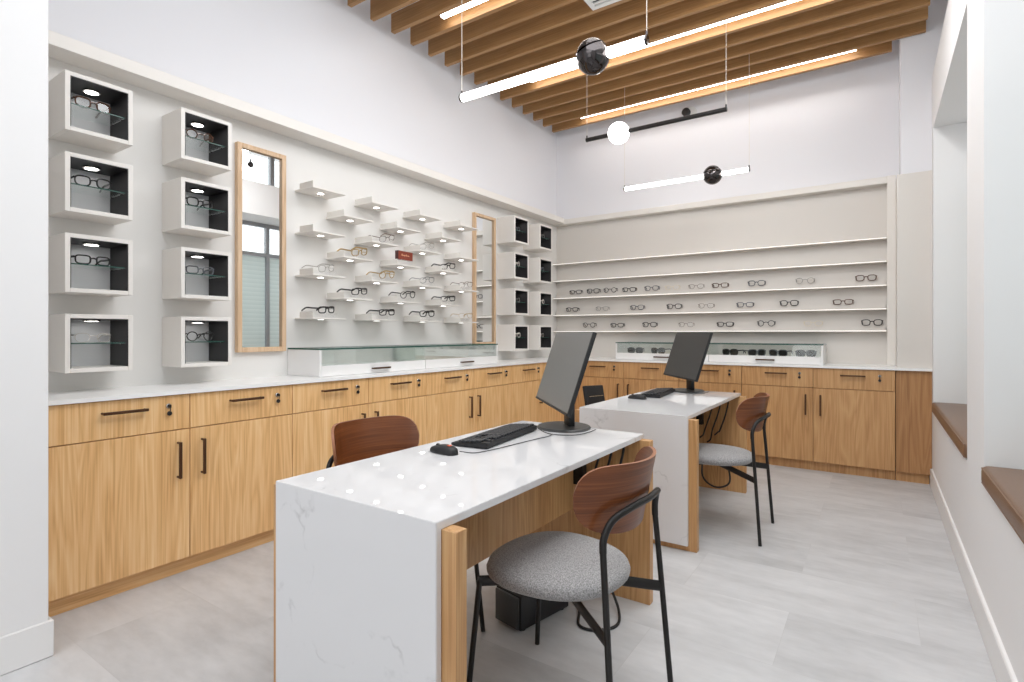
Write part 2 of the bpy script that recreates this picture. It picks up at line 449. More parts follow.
# corner column above, putty pilaster below
b = B(); box(b, .155, .52, 5.50, WY, 2.53, CZ, bev=.002); struct('wall_corner', b, M['wall_white'])
b = B(); box(b, .130, RX, 5.488, WY, .935, 2.53, bev=.002); struct('trim_4', b, M['panel_back'])
# putty panels on both display walls, the light ledge over them, and the end post
b = B(); box(b, WX, WX + .004, .724, WY, .90, 2.56); struct('trim_5', b, M['panel'])
b = B(); box(b, WX, .13, WY - .004, WY, .90, 2.56); struct('trim_6', b, M['panel_back'])
b = B(); box(b, WX, -3.17, .724, WY - .1, 2.557, 2.622, bev=.002); struct('trim_1', b, M['box_edge'])
b = B(); box(b, WX, .067, WY - .1, WY, 2.548, 2.608, bev=.002); struct('trim_2', b, M['box_out'])
b = B(); box(b, .067, .130, WY - .115, WY, .935, 2.608, bev=.002); struct('trim_3', b, M['box_out'])

# ------------------------------------------------------------------ ceiling slats, lights, vent, camera
SZ = 3.645
SLAT_Y = [5.68 - .2165 * k for k in range(17)]
b = B(); box(b, 0, 3.57, -.019, .019, 0, .15, bev=.002)
slat0 = make('ceiling_slat', b, M['oak_slat'], loc=(-3.25, SLAT_Y[1], SZ))
tag(slat0, 'oak ceiling slat, second from the back wall', 'slat', 'ceiling slats')
b = B(); box(b, 0, 3.35, -.019, .019, 0, .15, bev=.002)
o = make('ceiling_slat', b, M['oak_slat'], loc=(-3.25, SLAT_Y[0], SZ))
tag(o, 'oak ceiling slat nearest the back wall, shorter than the others', 'slat', 'ceiling slats')
for k in range(2, len(SLAT_Y)):
    dup(slat0, 'oak ceiling slat, %s from the back wall' % ORD[k], (-3.25, SLAT_Y[k], SZ), 0)
for (k, lab) in ((11, 'glowing linear light between ceiling slats, nearest of the three'), (5, 'glowing linear light between ceiling slats, middle one, behind the big tube pendant'),
                 (0, 'glowing linear light between ceiling slats, closest to the back wall')):
    y = (SLAT_Y[k] + SLAT_Y[k + 1]) / 2
    t = thing('linear_light', lab, 'light', (-2.83, y + .012, SZ + .046), 0, 'linear lights between the slats')
    b = B(); box(b, 0, 2.68, -.020, .020, .012, .045); make('housing', b, M['white_plastic'], t)
    b = B(); box(b, .004, 2.676, -.020, .020, 0, .0115); make('diffuser', b, M['led_glow'], t)
    for hx in (.3, 1.34, 2.4):
        b = B(); tube(b, [(hx, 0, .045), (hx, 0, CZ - SZ - .046)], .004, 6); make('hanger', b, M['wire'], t)

t = thing('air_vent', 'white ceiling air vent with dark slots at the top edge', 'vent', (-1.77, 3.70, SZ - .006))
b = B()
box(b, 0, .62, -.30, -.265, 0, .02); box(b, 0, .62, -.035, 0, 0, .02); box(b, 0, .035, -.265, -.035, 0, .02); box(b, .585, .62, -.265, -.035, 0, .02)
make('frame', b, M['white_plastic'], t)
b = B()
for i in range(5): box(b, .035, .585, -.253 + i * .046, -.235 + i * .046, .004, .014)
make('louvre', b, M['white_plastic'], t)
b = B(); box(b, .03, .59, -.27, -.03, .0145, .019); make('backing', b, M['dark_slot'], t)

t = thing('security_camera', 'small white camera with round black lens high on back wall', 'camera', (-1.70, WY, 3.59))
b = B(); lathe(b, [(0, 0), (.062, 0), (.062, -.02), (.05, -.03), (0, -.03)], 24, (.03, 0, 0.01), 'Y'); make('mount', b, M['white_plastic'], t)
b = B(); tube(b, [(.02, -.02, .005), (.005, -.05, 0)], .016, 10); make('arm', b, M['white_plastic'], t)
b = B(); lathe(b, [(0, -.04), (.03, -.045), (.043, -.06), (.043, -.10), (.034, -.112), (0, -.115)], 24, (0, 0, -.005), 'Y'); make('lens_housing', b, M['black_plastic'], t)

def pendant(label, x0, x1, y, z, gx, gr, lit, tr):
    t = thing('pendant_light', label, 'pendant light', (x0, y, z), 0, 'hanging bar lights')
    Lb = x1 - x0; g = gx - x0
    b = B(); tube(b, [(0.012, 0, 0), (g - gr * .8, 0, 0)], tr, 14); tube(b, [(g + gr * .8, 0, 0), (Lb - .012, 0, 0)], tr, 14)
    make('tube', b, M['tube_glow'] if lit else M['black'], t)
    for xx in (0.006, Lb - .006):
        b = B(); tube(b, [(xx - .006, 0, 0), (xx + .006, 0, 0)], tr * 1.05, 14); lathe(b, [(0, 0), (.006, .002), (.006, .02), (0, .022)], 10, (xx, 0, tr)); make('end_cap', b, M['smoke'] if lit else M['black'], t)
        b = B(); tube(b, [(xx, 0, tr), (xx, 0, CZ - z)], .0018, 6); make('wire', b, M['wire'], t)
    if lit:
        b = B(); lathe(b, sphere_prof(gr, -90, 24, 18) + [(gr * .80, gr * .43), (0, gr * .43)], 32); gl = make('globe', b, M['smoke'], t, loc=(g, 0, 0))
        gl.rotation_euler = (math.radians(14), math.radians(-16), 0)
        b = B(); lathe(b, [(0, gr * .47), (gr * .80, gr * .47)] + [(gr * math.cos(math.radians(a)), gr * math.sin(math.radians(a)) * 1.06) for a in range(30, 90, 6)] + [(0, gr * 1.06)], 32); c = make('cap', b, M['smoke'], gl)
    else:
        b = B(); lathe(b, sphere_prof(gr), 32); make('globe', b, M['globe_glow'], t, loc=(g, 0, 0))
    return t
pendant('large glowing tube pendant with smoked chrome globe, nearest the viewer', -2.14, -.945, 2.6, 2.676, -1.245, .088, True, .024)
pendant('black unlit bar pendant with glowing white globe', -2.17, -.968, 4.4, 2.955, -1.86, .092, False, .018)
pendant('small glowing tube pendant with smoked globe, lowest, near back wall', -2.14, -.948, 5.2, 2.686, -1.27, .085, True, .019)

# ------------------------------------------------------------------ cabinets
def handle_bm(L, along, off=.030):
    b = B(); r = .0065; h = L / 2
    if along == 'x': P = [(-h, 0, 0), (-h, -off, 0), (h, -off, 0), (h, 0, 0)]; box(b, -h - .006, h + .006, -off - r, -off + r, -r, r, .002)
    else: P = [(0, 0, -h), (0, -off, -h), (0, -off, h), (0, 0, h)]; box(b, -r, r, -off - r, -off + r, -h - .006, h + .006, .002)
    tube(b, [P[0], P[1]], .0055, 8); tube(b, [P[3], P[2]], .0055, 8)
    return b

def cabinet(label, W, doors, loc, rz, oak, depth=.42, hide_side=None):
    """doors: list of +1/-1 = side on which that door's handle sits"""
    t = thing('base_cabinet', label, 'cabinet', loc, rz, 'oak base cabinets')
    n = len(doors); w = W / n; g = .0018
    b = B(); box(b, .001, W - .001, .021, depth, .085, .912); make('carcass', b, M[oak], t)
    b = B(); box(b, .001, W - .001, .05, .068, 0, .084); make('toe_kick', b, M['oak_x'] if rz else M[oak], t)
    for i, side in enumerate(doors):
        x0, x1 = i * w + g, (i + 1) * w - g
        b = B(); box(b, x0, x1, 0, .02, .086, .7355, .001); d = make('door', b, M[oak], t)
        hx = x1 - .056 if side > 0 else x0 + .056
        make('handle', handle_bm(.17, 'z'), M['bronze'], d, loc=(hx, 0, .588))
        b = B(); box(b, x0, x1, 0, .02, .740, .9115, .001); dr = make('drawer', b, M[oak], t)
        cx = (x0 + x1) / 2
        make('handle', handle_bm(.17, 'x'), M['bronze'], dr, loc=(cx, 0, .857))
        b = B(); lathe(b, [(0, 0), (.012, 0), (.012, -.006), (.009, -.009), (0, -.009)], 16, (0, 0, 0), 'Y'); make('lock', b, M['chrome'], dr, loc=(cx + .19, 0, .862))
        b = B(); box(b, -.003, .003, -.026, -.009, -.007, .007); tube(b, [(0, -.02, -.004), (.0, -.022, -.02), (0, -.014, -.028)], .0022, 6)
        lathe(b, [(0, -.010), (.011, -.010), (.011, -.016), (0, -.016)], 14, (0, 0, -.036), 'Y'); make('key', b, M['black_plastic'], dr, loc=(cx + .19, 0, .862))
    return t
YS = [.778, 1.942, 3.106, 4.27, 5.43]
labs = ['oak base cabinet on the left wall, nearest the viewer', 'oak base cabinet on the left wall, second from the viewer', 'oak base cabinet on the left wall, third from the viewer, behind the mouse and keyboard',
        'oak base cabinet on the left wall, farthest, running into the back corner']
for i in range(4):
    cabinet(labs[i], YS[i + 1] - YS[i] , [1, -1], (-2.897, YS[i], 0), PI / 2, 'oak_z', depth=.428)
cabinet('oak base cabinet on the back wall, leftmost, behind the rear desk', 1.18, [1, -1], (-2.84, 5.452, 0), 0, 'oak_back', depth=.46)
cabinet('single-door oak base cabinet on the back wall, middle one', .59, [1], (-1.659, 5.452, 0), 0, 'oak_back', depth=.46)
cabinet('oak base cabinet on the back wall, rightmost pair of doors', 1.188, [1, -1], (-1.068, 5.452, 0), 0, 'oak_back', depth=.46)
t = thing('filler_panel', 'plain oak filler panel between back cabinets and right wall', 'panel', (.122, 5.452, 0))
b = B(); box(b, .001, .236, .012, .46, .082, .914, .001); make('panel', b, M['oak_filler'], t)
b = B(); box(b, .001, .222, .05, .068, 0, .081); make('toe_kick', b, M['oak_back'], t)

b = B()
pl = [(-3.33, .727), (-2.882, .727), (-2.882, 5.437), (.36, 5.437), (.36, 5.92), (-3.33, 5.92)]
lo = [b.verts.new((x + .001, y - .001, .9155)) for x, y in pl]; hi = [b.verts.new((x + .001, y - .001, .935)) for x, y in pl]
b.faces.new(lo); b.faces.new(hi)
for i in range(6): b.faces.new((lo[i], lo[(i + 1) % 6], hi[(i + 1) % 6], hi[i]))
ct = make('countertop', b, M['counter'])
tag(ct, 'long white quartz worktop running along left and back cabinets', 'countertop')

# ------------------------------------------------------------------ glass display cases on the worktop
def display_case(label, W, depth, loc, rz, left_end, right_end):
    t = thing('display_case', label, 'display case', loc, rz, 'glass topped display cases')
    b = B(); box(b, .001 + .019 * left_end, W - .001 - .019 * right_end, .019, depth, .001, .062); make('case_base', b, M['trim_white'], t)
    b = B(); box(b, .002 + .017 * left_end, W - .002 - .017 * right_end, 0, .018, .002, .072, .001); d = make('drawer', b, M['trim_white'], t)
    make('handle', handle_bm(.15, 'x', .022), M['bronze'], d, loc=(W * .52, 0, .036))
    b = B(); box(b, .004 + .016 * left_end, W - .004 - .016 * right_end, .004, .010, .0725, .1755); make('glass_front', b, M['case_glass'], t)
    b = B()
    for f in box(b, 0, W, -.002, depth, .176, .186): pass
    for f in b.faces:
        if abs(f.normal.z) < .5 or True:
            pass
    bmesh.ops.recalc_face_normals(b, faces=b.faces[:])
    for f in b.faces:
        f.material_index = 1 if abs(f.normal.z) < .5 else 0
    make('glass_top', b, [M['case_glass'], M['glass_edge']], t)
    for on, x in ((left_end, .001), (right_end, W - .018)):
        b = B(); box(b, x, x + .017, 0, depth, .001, .1755, .001) if on else box(b, x if x > .1 else x, x + .006, .012, depth, .063, .1755)
        make('end_panel' if on else 'glass_divider', b, M['trim_white'] if on else M['case_glass'], t)
    return t
display_case('glass-topped white display case on left worktop, under the first mirror', .985, .345, (-2.978, 2.19, .935), PI / 2, 1, 0)
display_case('glass-topped white display case on left worktop, farther one', .985, .345, (-2.978, 3.176, .935), PI / 2, 0, 1)
display_case('glass-topped display case on back worktop, left one, behind rear monitor', .99, .36, (-2.384, 5.553, .935), 0, 1, 0)
display_case('glass-topped display case on back worktop, right one', .99, .36, (-1.393, 5.553, .935), 0, 0, 1)

# ------------------------------------------------------------------ mirrors
def wall_mirror(label, y0, y1, z0, z1):
    t = thing('wall_mirror', label, 'mirror', (WX + .0045, y0, z0), PI / 2, 'oak framed mirrors')
    W, Hh, f = y1 - y0, z1 - z0, .031
    b = B(); box(b, 0, f, -.034, 0, 0, Hh, .002); box(b, W - f, W, -.034, 0, 0, Hh, .002)
    box(b, f, W - f, -.034, 0, 0, f, .002); box(b, f, W - f, -.034, 0, Hh - f, Hh, .002); make('frame', b, M['oak_frame'], t)
    b = B(); box(b, f - .004, W - f + .004, -.016, -.008, f - .004, Hh - f + .004); make('mirror_glass', b, M['mirror'], t)
wall_mirror('tall oak-framed wall mirror beside the cube boxes, reflecting a window', 1.826, 2.160, 1.10, 2.413)
wall_mirror('narrow tall oak-framed wall mirror at the far end of the small shelves', 4.21, 4.57, 1.10, 2.415)

# ------------------------------------------------------------------ eyewear
_ew = {}
def glasses_meshes(style, mat):
    key = (style, mat)
    if key in _ew: return _ew[key]
    W, T = .150, .150
    lw, lh, th, pw = {'rect': (.058, .040, .0036, 4.0), 'square': (.058, .046, .0037, 3.2), 'round': (.053, .050, .0030, 2.0), 'thin': (.056, .044, .0016, 2.6),
                      'sun': (.066, .054, .0040, 3.0)}[style]
    fr, ln = B(), []
    cz = lh / 2 + th
    for s in (-1, 1):
        cx = s * (W / 2 - lw / 2 - .004)
        P = []
        for k in range(22):
            a = 2 * PI * k / 22
            ca, sa = math.cos(a), math.sin(a)
            x = math.copysign(abs(ca) ** (2 / pw), ca) * lw / 2; z = math.copysign(abs(sa) ** (2 / pw), sa) * lh / 2
            if sa < 0: x *= 1 - .12 * abs(sa)
            P.append((cx + x, -.010 * ((cx + x) / (W / 2)) ** 2 * -1, cz + z))
        tube(fr, P, th, 6, closed=True)
        q = B(); vs = [q.verts.new(p) for p in P]; q.faces.new(vs); ln.append(q)
        tube(fr, [(s * (W / 2 - .006), .010, cz + lh * .30), (s * W / 2, .013, cz + lh * .30)], th * 1.1, 6)
    d = W / 2 - lw - .004
    tube(fr, smooth_path([(-d - .002, .0, cz + lh * .12), (0, -.001, cz + lh * .24), (d + .002, .0, cz + lh * .12)], 4), th * 1.1, 6)
    tm = []
    for s in (-1, 1):
        q = B(); tube(q, smooth_path([(s * W / 2, .012, cz + lh * .30), (s * W / 2, .06, cz + lh * .30), (s * (W / 2 - .003), T - .04, cz + lh * .28), (s * (W / 2 - .008), T, cz - .010)], 4), 0, 6, flat=(th * .75 + .0004, th * 1.25 + .0006))
        tm.append(q)
    def mesh(bm, nm, mt):
        o = make(nm, bm, mt); me = o.data; bpy.data.objects.remove(o); return me
    _ew[key] = (mesh(fr, 'frame', M[mat]), [mesh(q, 'lens', M['dark_lens'] if style == 'sun' else M['lens']) for q in ln], [mesh(q, 'temple', M[mat]) for q in tm])
    return _ew[key]
FRAME_WORD = {'f_black': 'black', 'f_tort': 'brown tortoiseshell', 'f_gold': 'thin gold', 'f_clear': 'clear', 'f_grey': 'dark grey', 'f_silver': 'silver wire', 'f_cream': 'cream'}
def eyewear(label, style, mat, loc, rz, group, scale=1.0):
    """front of the frame at local y=0 looking to -y, temples run to +y"""
    fr, ln, tm = glasses_meshes(style, mat)
    t = thing('sunglasses' if style == 'sun' else 'eyeglasses', label, 'sunglasses' if style == 'sun' else 'glasses', loc, rz, group)
    t.scale = (scale,) * 3
    for nm, me in [('frame', fr)] + [('lens', m) for m in ln] + [('temple', m) for m in tm]:
        o = bpy.data.objects.new(nm, me); COL.objects.link(o); o.parent = t
    return t

# ------------------------------------------------------------------ cube display boxes
def display_box_proto():
    S, D, f = .275, .222, .020
    t = thing('display_box', '', 'display box', (0, 0, 0), PI / 2, 'cube display boxes on the left wall')
    b = B()
    box(b, 0, f, -D, 0, 0, S, .001); box(b, S - f, S, -D, 0, 0, S, .001); box(b, f, S - f, -D, 0, 0, f, .001); box(b, f, S - f, -D, 0, S - f, S, .001)
    make('shell', b, M['box_edge'], t)
    b = B(); box(b, f, S - f, -.008, -.001, f, S - f); make('back_panel', b, M['box_back'], t)
    b = B(); i = f + .0005; e = .003
    box(b, i, i + e, -D + .002, -.009, i, S - i); box(b, S - i - e, S - i, -D + .002, -.009, i, S - i); box(b, i + e, S - i - e, -D + .002, -.009, S - i - e, S - i)
    make('liner', b, M['liner'], t)
    b = B(); box(b, i + e + .001, S - i - e - .001, -D + .03, -.009, .134, .139)
    bmesh.ops.recalc_face_normals(b, faces=b.faces[:])
    for fc in b.faces: fc.material_index = 1 if fc.normal.y < -.5 else 0
    g = make('glass_shelf', b, [M['glass'], M['glass_edge']], t)
    b = B()
    for xx in (i + e, S - i - e - .012):
        for yy in (-D + .055, -.05): tube(b, [(xx, yy, .131), (xx + .012, yy, .131)], .0028, 8)
    make('shelf_peg', b, M['chrome'], g)
    b = B(); lathe(b, [(0, S - i - e - .001), (.036, S - i - e - .001), (.036, S - i - e - .007), (.028, S - i - e - .008)], 28, (S / 2, -D / 2, 0)); p = make('puck_light', b, M['chrome'], t)
    b = B(); lathe(b, [(.0285, S - i - e - .0085), (0, S - i - e - .0095)], 28, (S / 2, -D / 2, 0)); make('diffuser', b, M['puck_glow'], p)
    return t
rown = ['top', 'second', 'third', 'bottom']
box0 = None
styl = {0: ['f_tort', 'f_black', 'f_black', 'f_clear'], 1: ['f_tort', 'f_black', 'f_grey', 'f_black'], 2: ['f_grey', 'f_clear', 'f_silver', 'f_clear'], 3: ['f_silver', 'f_grey', 'f_clear', 'f_silver']}
sty2 = {0: ['square', 'square', 'rect', 'thin'], 1: ['round', 'square', 'rect', 'round'], 2: ['rect', 'round', 'thin', 'square'], 3: ['thin', 'rect', 'round', 'rect']}
colw = ['outermost left column', 'second column from the left', 'column just past the narrow mirror', 'last column before the back corner']
for c, y0 in enumerate((.91, 1.412, 4.632, 5.137)):
    for r in range(4):
        z0 = 1.035 + (3 - r) * .376
        lab = 'white cube display box with black lining, %s of the %s' % (rown[r], colw[c])
        if box0 is None:
            box0 = display_box_proto(); box0['label'] = lab; bx = box0
            bx.location = (WX + .0045, y0, z0)
        else:
            bx = dup(box0, lab, (WX + .0045, y0, z0), PI / 2)
        eyewear('%s glasses in the %s cube box, %s' % (FRAME_WORD[styl[c][r]], rown[r], colw[c]), sty2[c][r], styl[c][r],
                (WX + .172, y0 + .128, z0 + .1395), PI / 2 + [.05, -.05, .07, 0, .08, -.06, .05, .06][(r + c * 3) % 8], 'glasses inside the cube boxes', 1.0)

# ------------------------------------------------------------------ little wall shelves with a light underneath
SW, SD = .268, .205
def shelf_proto(wall_gap):
    t = thing('wall_shelf', '', 'shelf', (0, 0, 0), PI / 2, 'small lit wall shelves')
    b = B(); box(b, 0, SW, -SD, 0, -.009, 0, .001); make('shelf_plate', b, M['box_edge'], t)
    b = B(); box(b, .0005, .0045, -SD + .004, -wall_gap, 0, .038); make('side_fin', b, M['box_out'], t)
    b = B(); lathe(b, [(0, -.009), (.026, -.009), (.026, -.0105), (.0225, -.011)], 24, (SW / 2, -SD / 2, 0)); p = make('puck_light', b, M['white_plastic'], t)
    b = B(); lathe(b, [(.0224, -.0112), (0, -.0116)], 24, (SW / 2, -SD / 2, 0)); make('diffuser', b, M['puck_glow'], p)
    return t
sh0 = None
cols = [2.245, 2.4985, 2.753, 3.008, 3.264, 3.53, 3.783]
glmap = {(0, 2): ('thin', 'f_silver'), (0, 3): ('rect', 'f_black'), (1, 1): ('square', 'f_gold'), (1, 2): ('rect', 'f_black'), (2, 1): ('thin', 'f_tort'), (2, 2): ('round', 'f_gold'), (2, 3): ('rect', 'f_black'),
         (3, 2): ('round', 'f_black'), (4, 1): ('thin', 'f_silver'), (4, 2): ('thin', 'f_grey'), (4, 3): ('square', 'f_black'), (5, 1): ('rect', 'f_black'), (5, 2): ('rect', 'f_black'),
         (6, 2): ('thin', 'f_tort'), (6, 3): ('thin', 'f_gold')}
for c, y0 in enumerate(cols):
    odd = c % 2 == 0
    for r in range(4 if odd else 3):
        z0 = (2.195 if odd else 2.050) - r * .2927 + .009
        where = '%s shelf from the left in the %s row' % (ORD[c // 2], ORD[2 * r + (0 if odd else 1)])
        where = where.replace('first row', 'top row').replace('seventh row', 'bottom row')
        lab = 'small white lit wall shelf, %s' % where
        loc = (WX + .0045, y0, z0)
        if r == 0 and c in (0, 1):
            sh0 = shelf_proto(.055 if c == 0 else .012); sh0['label'] = lab; sh0.location = loc; s = sh0
        else:
            s = copy_tree(sh0); s['label'] = lab; s.location = loc
            for q in [q for q in s.children if q.name.startswith('clear_riser')]: bpy.data.objects.remove(q)
        if (c, r) in glmap:
            st, mt = glmap[(c, r)]
            b = B(); box(b, .045, SW - .045, -.135, -.13, 0, .034); box(b, .195, .20, -.19, -.03, 0, .034); make('clear_riser', b, M['acrylic'], s)
            eyewear('%s glasses on the %s' % (FRAME_WORD[mt], where), st, mt, (WX + .105, y0 + .21 + [-.02, .02, .04, .015, -.01, 0, 0][c], z0 + .0345), PI + .10, 'glasses on the small wall shelves', 1.07)
        if (c, r) == (3, 1):
            t = thing('brand_sign', 'small brick-red block sign with pale script on a wall shelf', 'sign', (WX + .165, y0 + .018, z0 + .041), PI / 2 + .10)
            b = B(); box(b, .06, .19, -.185, -.12, 0, .0405); make('clear_riser', b, M['acrylic'], s)
            b = B(); box(b, 0, .178, -.034, 0, 0, .068, .001)
            bmesh.ops.recalc_face_normals(b, faces=b.faces[:])
            for f in b.faces: f.material_index = 1 if f.normal.x < -.5 else 0
            make('block', b, [M['red_sign'], M['red_sign_dark']], t)
            b = B()
            strokes = [[(.034, .034), (.036, .046), (.041, .044), (.040, .038), (.036, .037), (.043, .032)], [(.046, .034), (.050, .040), (.052, .034), (.055, .036)], [(.057, .040), (.060, .034), (.063, .041), (.058, .027)],
                       [(.066, .036), (.070, .036)], [(.074, .034), (.076, .046), (.082, .043), (.077, .039), (.083, .035), (.075, .033)], [(.087, .035), (.090, .040), (.093, .034)], [(.096, .034), (.098, .040), (.101, .039), (.102, .034), (.108, .035)]]
            for s_ in strokes: tube(b, [(x * 1.27 - .004, -.035, z * 1.0 - .002) for x, z in s_], .0018, 5)
            make('script', b, M['gold_ink'], t)

# ------------------------------------------------------------------ long lit shelves on the back wall
SHZ = [2.072, 1.864, 1.652, 1.443, 1.247]
ew_rows = {2: [(575.5, 'rect', 'f_black'), (593, 'square', 'f_black'), (610, 'round', 'f_black'), (629, 'rect', 'f_black'), (651.5, 'square', 'f_grey'), (672, 'thin', 'f_cream'), (696, 'thin', 'f_tort'), (720, 'rect', 'f_tort'),
               (756.5, 'square', 'f_grey'), (805, 'round', 'f_silver'), (866, 'square', 'f_tort')],
           3: [(572, 'rect', 'f_black'), (602, 'thin', 'f_grey'), (637, 'square', 'f_grey'), (674, 'square', 'f_black'), (706, 'thin', 'f_tort'), (745, 'rect', 'f_grey'), (789, 'square', 'f_black'), (843, 'rect', 'f_tort')],
           4: [(589, 'round', 'f_black'), (617, 'rect', 'f_black'), (649.5, 'square', 'f_black'), (686, 'thin', 'f_tort'), (725, 'rect', 'f_black'), (766, 'round', 'f_black'), (813, 'thin', 'f_cream'), (872, 'square', 'f_black')]}
TH, FPX, V0 = 0.5948, 540.77, 333.22
def x_on_back(u, y):
    k = (u - 512) / FPX
    dx, dy = -math.sin(TH) + math.cos(TH) * k, math.cos(TH) + math.sin(TH) * k
    return dx / dy * y
for i, z in enumerate(SHZ):
    t = thing('long_shelf', 'long lit shelf across the back wall, %s of five' % ['topmost', 'second from top', 'middle', 'second from bottom', 'lowest'][i], 'shelf', (WX + .006, WY - .0045, z), 0, 'long shelves on the back wall')
    Lx = .066 - WX - .006
    b = B(); box(b, 0, Lx, -.095, 0, -.014, 0, .001); make('shelf_board', b, M['panel_back'], t)
    b = B(); box(b, .004, Lx - .004, -.0975, -.0955, -.0085, -.004); make('led_strip', b, M['strip_glow'], t)
    if i in ew_rows:
        b = B(); box(b, .01, Lx - .01, -.04, 0, 0, .04); make('riser', b, M['panel_back'], t)
        for j, (u, st, mt) in enumerate(ew_rows[i]):
            x = x_on_back(u, WY - .06)
            eyewear('%s glasses, %s from the left on the %s of the five long shelves' % (FRAME_WORD[mt], ORD[j], ['', '', 'middle', 'second-lowest', 'lowest'][i]), st, mt,
                    (x, WY - .064, z + .0405), 0, 'glasses on the long back shelves', 1.08)
            # folded look: shorten the temples so that they stay in front of the wall
            for ch in COL.objects[-1:]: pass
for o in [o for o in COL.objects if o.get('group') == 'glasses on the long back shelves']:
    for ch in o.children:
        if ch.name.startswith('temple'): ch.scale = (1, .34, 1)

# sunglasses in the back cases
for j, (u, w) in enumerate([(636, 'leftmost'), (658, 'second from left'), (699, 'half hidden by the rear monitor'), (730, 'left of centre in the right case'), (757.5, 'third from right'), (778, 'second from right'), (806, 'rightmost')]):
    eyewear('dark sunglasses in the glass case on back worktop, %s' % w, 'sun', 'f_black' if j not in (4, 5) else 'f_grey', (x_on_back(u, 5.66), 5.64 + .01 * (j % 2), .935 + .0625), [.25, -.2, .5, -.3, .5, -.2, .05][j], 'sunglasses in the back cases', 1.12)

# ------------------------------------------------------------------ desks
def desk_proto():
    t = thing('desk', 'white quartz waterfall desk with oak ends, nearest the viewer', 'desk', (-1.226, .987, 0), 0, 'white quartz desks')
    b = B()
    prof = [(0, .032), (0, .758), (1.415, .758), (1.415, .736), (.020, .736), (.020, .032)]
    w = .335
    A = [b.verts.new((-w, y, z)) for y, z in prof]; C = [b.verts.new((w, y, z)) for y, z in prof]
    b.faces.new(A); b.faces.new(C)
    fs = [b.faces.new((A[i], A[(i + 1) % 6], C[(i + 1) % 6], C[i])) for i in range(6)]
    bmesh.ops.recalc_face_normals(b, faces=b.faces[:])
    bmesh.ops.bevel(b, geom=[e for e in b.edges if e.is_convex], offset=.0015, segments=2, affect='EDGES')
    make('waterfall_top', b, M['quartz'], t)
    b = B(); box(b, -.380, .380, .021, .064, 0, .7355, .0015); make('end_panel', b, M['oak_back'], t)
    b = B(); box(b, -.380, .380, 1.365, 1.408, 0, .7355, .0015); make('end_panel', b, M['oak_back'], t)
    b = B(); box(b, .005, .025, .065, 1.31, .385, .7355, .001); make('modesty_panel', b, M['oak_back'], t)
    b = B(); box(b, -.16, .07, 1.315, 1.36, .50, .62, .002); make('cable_tray', b, M['black'], t)
    return t
desk1 = desk_proto()
DY = 2.0516
desk2 = dup(desk1, 'white quartz waterfall desk with oak ends, farther one near the back wall', (-1.212, .987 + DY, 0), 0)

# ------------------------------------------------------------------ monitors, keyboards, mice
def monitor(label, loc, rz, mat):
    """local: screen looks to -y, width along x, base on z=0"""
    t = thing('computer_monitor', label, 'monitor', loc, rz, 'desk monitors')
    tilt = math.radians(-18)
    pv = (0, .03, .285)
    b = B(); box(b, -.335, .335, -.009, .009, -.19, .19, .003, 2); p = make('screen_body', b, M['black_plastic'], t, loc=pv, rot=(tilt, 0, 0))
    b = B(); box(b, -.329, .329, -.0105, -.0092, -.178, .186); make('screen_panel', b, M[mat], p)
    b = B(); box(b, -.329, .329, -.0120, -.0092, -.1885, -.1795); make('lower_bezel', b, M['black_plastic'], p)
    b = B(); box(b, -.20, .20, .0092, .032, -.13, .10, .010, 2); make('rear_housing', b, M['black_plastic'], p)
    b = B(); box(b, -.05, .05, .048, .078, .010, .30, .006, 2); box(b, -.03, .03, .045, .07, .22, .30, .004); make('neck', b, M['black_plastic'], t)
    b = B(); lathe(b, [(0, 0), (.136, 0), (.138, .005), (.132, .011), (.05, .014), (0, .014)], 40, (0, .035, 0), 'Z', 0, 1.0, .95); make('base', b, M['screen_dark'], t)
    return t
RM = math.radians(-47)
monitor('tilted monitor with grey screen on the nearest desk', (-1.297, 2.307, .758), RM, 'screen')
monitor('tilted monitor with charcoal screen on the rear desk', (-1.29, 2.307 + DY - .02, .758), math.radians(-51.5), 'screen_dark')

